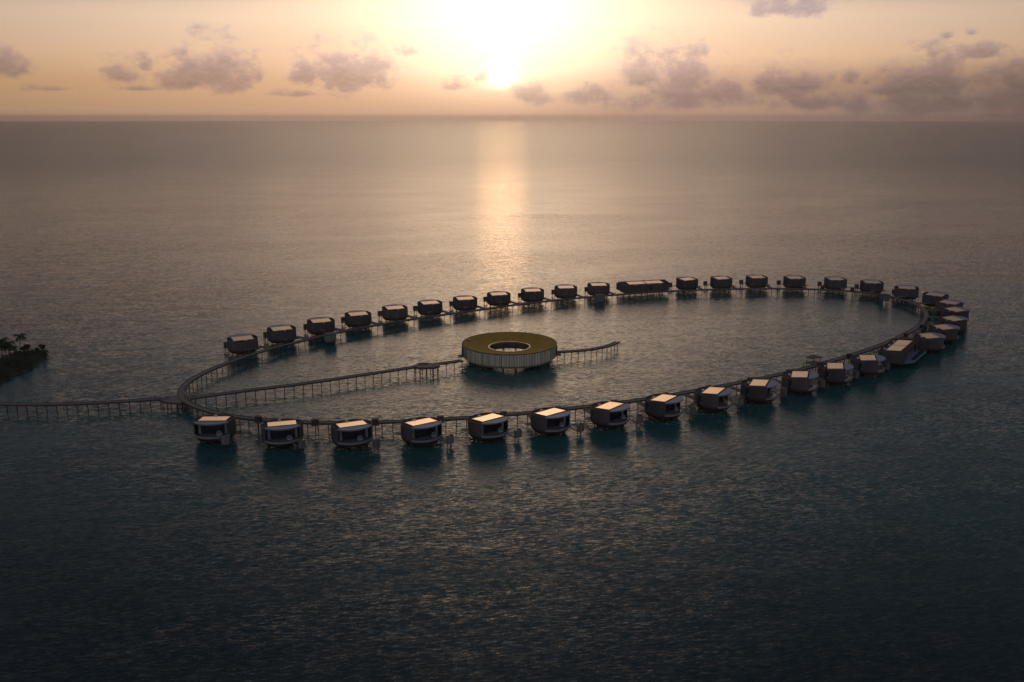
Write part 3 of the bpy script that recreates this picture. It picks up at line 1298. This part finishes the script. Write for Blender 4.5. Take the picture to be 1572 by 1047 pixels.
sp_f = resample(sp, 2.5, True)
mb = MB()
rows = []
for k, (ins, z) in enumerate(((-.8, -1.5), (0.0, .05), (1.2, .9), (3.0, 1.5))):
    T = tangents(sp_f, True)
    row = []
    for p, t in zip(sp_f, T):
        nn = Vector((-t.y, t.x, 0))
        if not inside(((p + nn * .5).x, (p + nn * .5).y), sp_f):
            nn = -nn
        q = p + nn * ins
        row.append((q.x, q.y, z + .2 * math.sin(p.x * .7 + k)))
    rows.append(row)
mb.rings(rows)
mb.b.verts.ensure_lookup_table()
lastrow = mb.b.verts[-len(sp_f):]
mb.b.faces.new(lastrow)
isl = mb.build('island_ground', M['soil'])
tag(isl, kind='structure')


def leaf_cloud(mb, c, rx, ry, rz, n, s, rng):
    for _ in range(n):
        while True:
            v = Vector((rng.uniform(-1, 1), rng.uniform(-1, 1), rng.uniform(-1, 1)))
            if .25 < v.length < 1:
                break
        v = v * (v.length ** -.35)
        p = Vector((c[0] + v.x * rx, c[1] + v.y * ry, c[2] + v.z * rz))
        q = Matrix.Rotation(rng.uniform(0, 6.3), 3, 'Z') @ Matrix.Rotation(rng.uniform(-1, 1), 3, 'X')
        a = s * rng.uniform(.6, 1.3)
        pts = [p + q @ Vector(w) for w in ((-a * .5, 0, 0), (0, -a * .22, .05), (a * .6, 0, 0), (0, a * .22, .05))]
        mb.b.faces.new([mb.b.verts.new(w) for w in pts])


rng = random.Random(11)
mb = MB()
xs = [p.x for p in sp]
ys = [p.y for p in sp]
cnt = 0
while cnt < 340:
    p = (rng.uniform(min(xs), max(xs)), rng.uniform(min(ys), max(ys)))
    if not inside(p, sp_f):
        continue
    dmin = min(math.hypot(q.x - p[0], q.y - p[1]) for q in sp_f)
    h = min(2.6, .9 + dmin * .25) * rng.uniform(.6, 1.2)
    leaf_cloud(mb, (p[0], p[1], 1.0 + h * .35), 2.2, 2.2, h * .6, 60, .75, rng)
    cnt += 1
ug = mb.build('undergrowth', M['leaf'])
tag(ug, 'dense dark low undergrowth covering the palm island', 'undergrowth', kind='stuff')


def palm(base, top, spread, label, seed, nf=28, droop=1.15):
    rng = random.Random(seed)
    root = empty('palm_tree', (base.x, base.y, 0))
    tag(root, label, 'palm tree', 'palms on the island tip')
    d = Vector((top.x - base.x, top.y - base.y, top.z))
    mb = MB()
    rows = []
    n = 10
    for k in range(10):
        f = k / 9
        c = Vector((d.x * f ** 1.6, d.y * f ** 1.6, .3 + (d.z - .3) * f))
        r = .24 * (1 - .45 * f) + (.12 if k == 0 else 0)
        rows.append([(c.x + r * math.cos(2 * math.pi * i / n), c.y + r * math.sin(2 * math.pi * i / n), c.z) for i in range(n)])
    mb.rings(rows, caps=True)
    mb.build('trunk', M['trunk'], root, smooth=True)
    mb = MB()
    for k in range(nf):
        a = 2 * math.pi * k / nf + rng.uniform(-.2, .2)
        el = rng.uniform(-.15, 1.1)
        L = spread * rng.uniform(.8, 1.15)
        prev = Vector(d)
        ang = el
        for j in range(12):
            step = L / 12
            nxt = prev + Vector((math.cos(a) * math.cos(ang), math.sin(a) * math.cos(ang), math.sin(ang))) * step
            ang -= (.10 + .16 * droop * (j / 12)) * rng.uniform(.8, 1.2)
            side = Vector((-math.sin(a), math.cos(a), 0))
            w = (.3 + 1.0 * math.sin(math.pi * (j + 1) / 13)) * spread * .22
            for s in (-1, 1):
                t0 = prev
                t1 = prev.lerp(nxt, .75)
                tip = nxt + side * (s * w) - Vector((0, 0, w * .55))
                mb.b.faces.new([mb.b.verts.new(q) for q in (t0, t1, tip)])
            mb.b.faces.new([mb.b.verts.new(q) for q in (prev + Vector((0, 0, .04)), nxt + Vector((0, 0, .04)), nxt - side * .05, prev - side * .05)])
            prev = nxt
    mb.build('crown', M['frond'], root)
    return root


def bushy(base, h, w, label, seed):
    rng = random.Random(seed)
    root = empty('small_tree', (base.x, base.y, 0))
    tag(root, label, 'tree', 'small trees on the island tip')
    mb = MB()
    mb.cyl((0, 0, .2), (.15, 0, h * .62), .2, .12, n=8)
    for k in range(4):
        a = 2 * math.pi * k / 4 + .5
        mb.cyl((.13, 0, h * .5), (w * .3 * math.cos(a), w * .3 * math.sin(a), h * .85), .09, .04, n=6)
    mb.build('trunk', M['trunk'], root)
    mb = MB()
    for k in range(9):
        a = rng.uniform(0, 6.28)
        rr = rng.uniform(0, .33) * w
        leaf_cloud(mb, (rr * math.cos(a), rr * math.sin(a), h * rng.uniform(.72, .95)), w * .26, w * .26, h * .11, 170, .42, rng)
    mb.build('crown', M['leaf'], root)
    return root


def land(x, y):
    q = at(x, y, 1.2)
    return Vector((q.x, q.y, 0))


def up(x, y, xt, yt):
    """base on the island and crown point above it"""
    b0 = land(x, y)
    dist = b0.y
    a = (523.5 - yt) / FOC
    z = CAM_H + (-math.sin(PITCH) + a * math.cos(PITCH)) / (math.cos(PITCH) + a * math.sin(PITCH)) * dist
    t0 = at(xt, yt, z)
    return b0, Vector((t0.x, b0.y + .3, z))


for (x, y, xt, yt, s, lab, sd) in ((31, 544.5, 30.5, 516.5, 4.0, 'tallest coconut palm standing alone above the island tip', 1),
                                   (3, 549, 1, 524, 4.8, 'thick headed palm at the edge of the picture on the island', 2),
                                   (9.5, 548, 7, 533, 4.2, 'low palm with drooping fronds in the dense island clump', 3),
                                   (14.5, 546.5, 12, 529, 4.0, 'palm on the outer side of the dense island clump', 4),
                                   (24, 545, 20, 534, 2.8, 'short leaning palm arching out beside the dense island clump', 5)):
    b0, t0 = up(x, y, xt, yt)
    palm(b0, t0, s, lab, sd)
for (x, y, yt, w, lab, sd) in ((37.5, 545, 531.5, 4.2, 'round headed small tree just beside the tallest palm', 21),
                               (43.5, 545, 528.5, 3.2, 'taller of the two round headed trees beside the tallest palm', 22),
                               (66.5, 545.5, 529, 3.4, 'round headed small tree at the very tip of the island', 23),
                               (58, 545, 534, 2.2, 'slim bushy tree between the round trees on the island tip', 24)):
    b0, t0 = up(x, y, x, yt)
    bushy(b0, t0.z, w, lab, sd)

# ------------------------------------------------------------------ person on the jetty


def skin_mesh(name, chains, mat, parent, lvl=1):
    """chains: list of [(point, radius), ...]; chains share joints at equal points"""
    me = bpy.data.meshes.new(name)
    verts, rad, edges, idx = [], [], [], {}
    for ch in chains:
        prev = None
        for p, r in ch:
            key = tuple(round(c, 4) for c in p)
            if key not in idx:
                idx[key] = len(verts)
                verts.append(p)
                rad.append(r)
            if prev is not None:
                edges.append((prev, idx[key]))
            prev = idx[key]
    me.from_pydata(verts, edges, [])
    me.materials.append(mat)
    o = bpy.data.objects.new(name, me)
    col.objects.link(o)
    o.parent = parent
    md = o.modifiers.new('skin', 'SKIN')
    md.use_smooth_shade = True
    for k, r in enumerate(rad):
        me.skin_vertices[0].data[k].radius = (r, r)
    me.skin_vertices[0].data[0].use_root = True
    if lvl:
        ss = o.modifiers.new('sub', 'SUBSURF')
        ss.levels = ss.render_levels = lvl
    return o


pp = at(238, 612, DECK)
person = empty('person', (pp.x, pp.y, DECK), R(-80))
tag(person, 'person in dark clothing walking along the entry jetty towards the junction', 'person')
hip, chest, neck = (0, 0, .95), (0, .02, 1.32), (0, .01, 1.47)
body = [[(hip, .13), ((0, .01, 1.12), .12), (chest, .14), (neck, .055), ((0, .02, 1.58), .085), ((0, .025, 1.67), .09), ((0, .02, 1.74), .06)],
        [((0, .025, 1.67), .09), ((0, .12, 1.645), .018)]]
for s in (-1, 1):
    st = .22 * s
    body.append([(hip, .13), ((s * .10, .0, .90), .09), ((s * .10, .05 + st * .45, .50), .06), ((s * .10, st, .09), .045), ((s * .10, st + .15, .04), .04)])
    sh, elb, wr = (s * .19, .02, 1.38), (s * .25, -.02 - st * .3, 1.10), (s * .24, .06 - st * .9, .88)
    palm_ = (s * .24, .08 - st, .80)
    body.append([(chest, .14), (sh, .06), (elb, .042), (wr, .028), (palm_, .034)])
    for k, (dx, L) in enumerate(((-.03, .075), (-.01, .085), (.01, .08), (.03, .065))):
        b0 = (palm_[0] + s * .005, palm_[1] + dx, palm_[2] - .03)
        body.append([(palm_, .034), (b0, .01), ((b0[0] - s * .012, b0[1], b0[2] - L * .5), .009), ((b0[0] - s * .035, b0[1], b0[2] - L * .9), .008)])
    body.append([(palm_, .034), ((palm_[0] - s * .02, palm_[1] + .045, palm_[2] - .015), .011), ((palm_[0] - s * .025, palm_[1] + .06, palm_[2] - .055), .009)])
skin_mesh('body', body, M['skin'], person)
shirt = [[((0, 0, .92), .155), ((0, .01, 1.12), .15), (chest, .165), ((0, .012, 1.44), .08)]]
tr = [[((0, 0, .97), .15), ((0, 0, .9), .15)]]
for s in (-1, 1):
    st = .22 * s
    shirt.append([(chest, .165), ((s * .19, .02, 1.38), .078), ((s * .25, -.02 - st * .3, 1.10), .058)])
    tr.append([((0, 0, .9), .15), ((s * .10, 0, .86), .11), ((s * .10, .05 + st * .45, .50), .08), ((s * .10, st, .12), .062)])
skin_mesh('shirt', shirt, M['cloth_dark'], person)
skin_mesh('trousers', tr, M['cloth_dark'], person)
skin_mesh('hair', [[((0, -.005, 1.69), .098), ((0, -.01, 1.745), .075)], [((0, -.005, 1.69), .098), ((0, -.05, 1.63), .06)]], M['hair'], person)

# ------------------------------------------------------------------ light and camera
sd = Vector((math.sin(R(SUN_AZ)) * math.cos(R(SUN_EL)), math.cos(R(SUN_AZ)) * math.cos(R(SUN_EL)), math.sin(R(SUN_EL))))
L = bpy.data.lights.new('sun', 'SUN')
L.energy = .011
L.angle = R(3.2)
L.color = (1.0, .48, .18)
lo = bpy.data.objects.new('sun', L)
lo.rotation_euler = (-sd).to_track_quat('-Z', 'Y').to_euler()
lo.location = (0, 300, 300)
col.objects.link(lo)

hm = bpy.data.materials.new('evening_haze')
hm.use_nodes = True
ht = hm.node_tree
ht.nodes.clear()
ho = ht.nodes.new('ShaderNodeOutputMaterial')
hv = ht.nodes.new('ShaderNodeVolumePrincipled')
hv.inputs['Color'].default_value = (.97, .91, .93, 1)
hv.inputs['Density'].default_value = HAZE
hv.inputs['Anisotropy'].default_value = .8
ht.links.new(hv.outputs[0], ho.inputs['Volume'])
mb = MB()
mb.box((0, 400, 66), (56000, 56000, 144))
hz = mb.build('haze', hm)
tag(hz, 'thin warm evening haze over the sea', 'haze', kind='stuff')

cam = bpy.data.cameras.new('camera')
cam.sensor_width = 36
cam.lens = FOC / 1572 * 36
cam.clip_start = 1
cam.clip_end = 400000
co = bpy.data.objects.new('camera', cam)
co.location = (0, 0, CAM_H)
co.rotation_euler = (R(90) - PITCH, 0, 0)
col.objects.link(co)
sc.camera = co

sc.view_settings.view_transform = 'Standard'
sc.view_settings.look = 'None'
sc.view_settings.exposure = 0.12
sc.view_settings.gamma = 1
sc.cycles.max_bounces = 5
sc.cycles.use_denoising = True
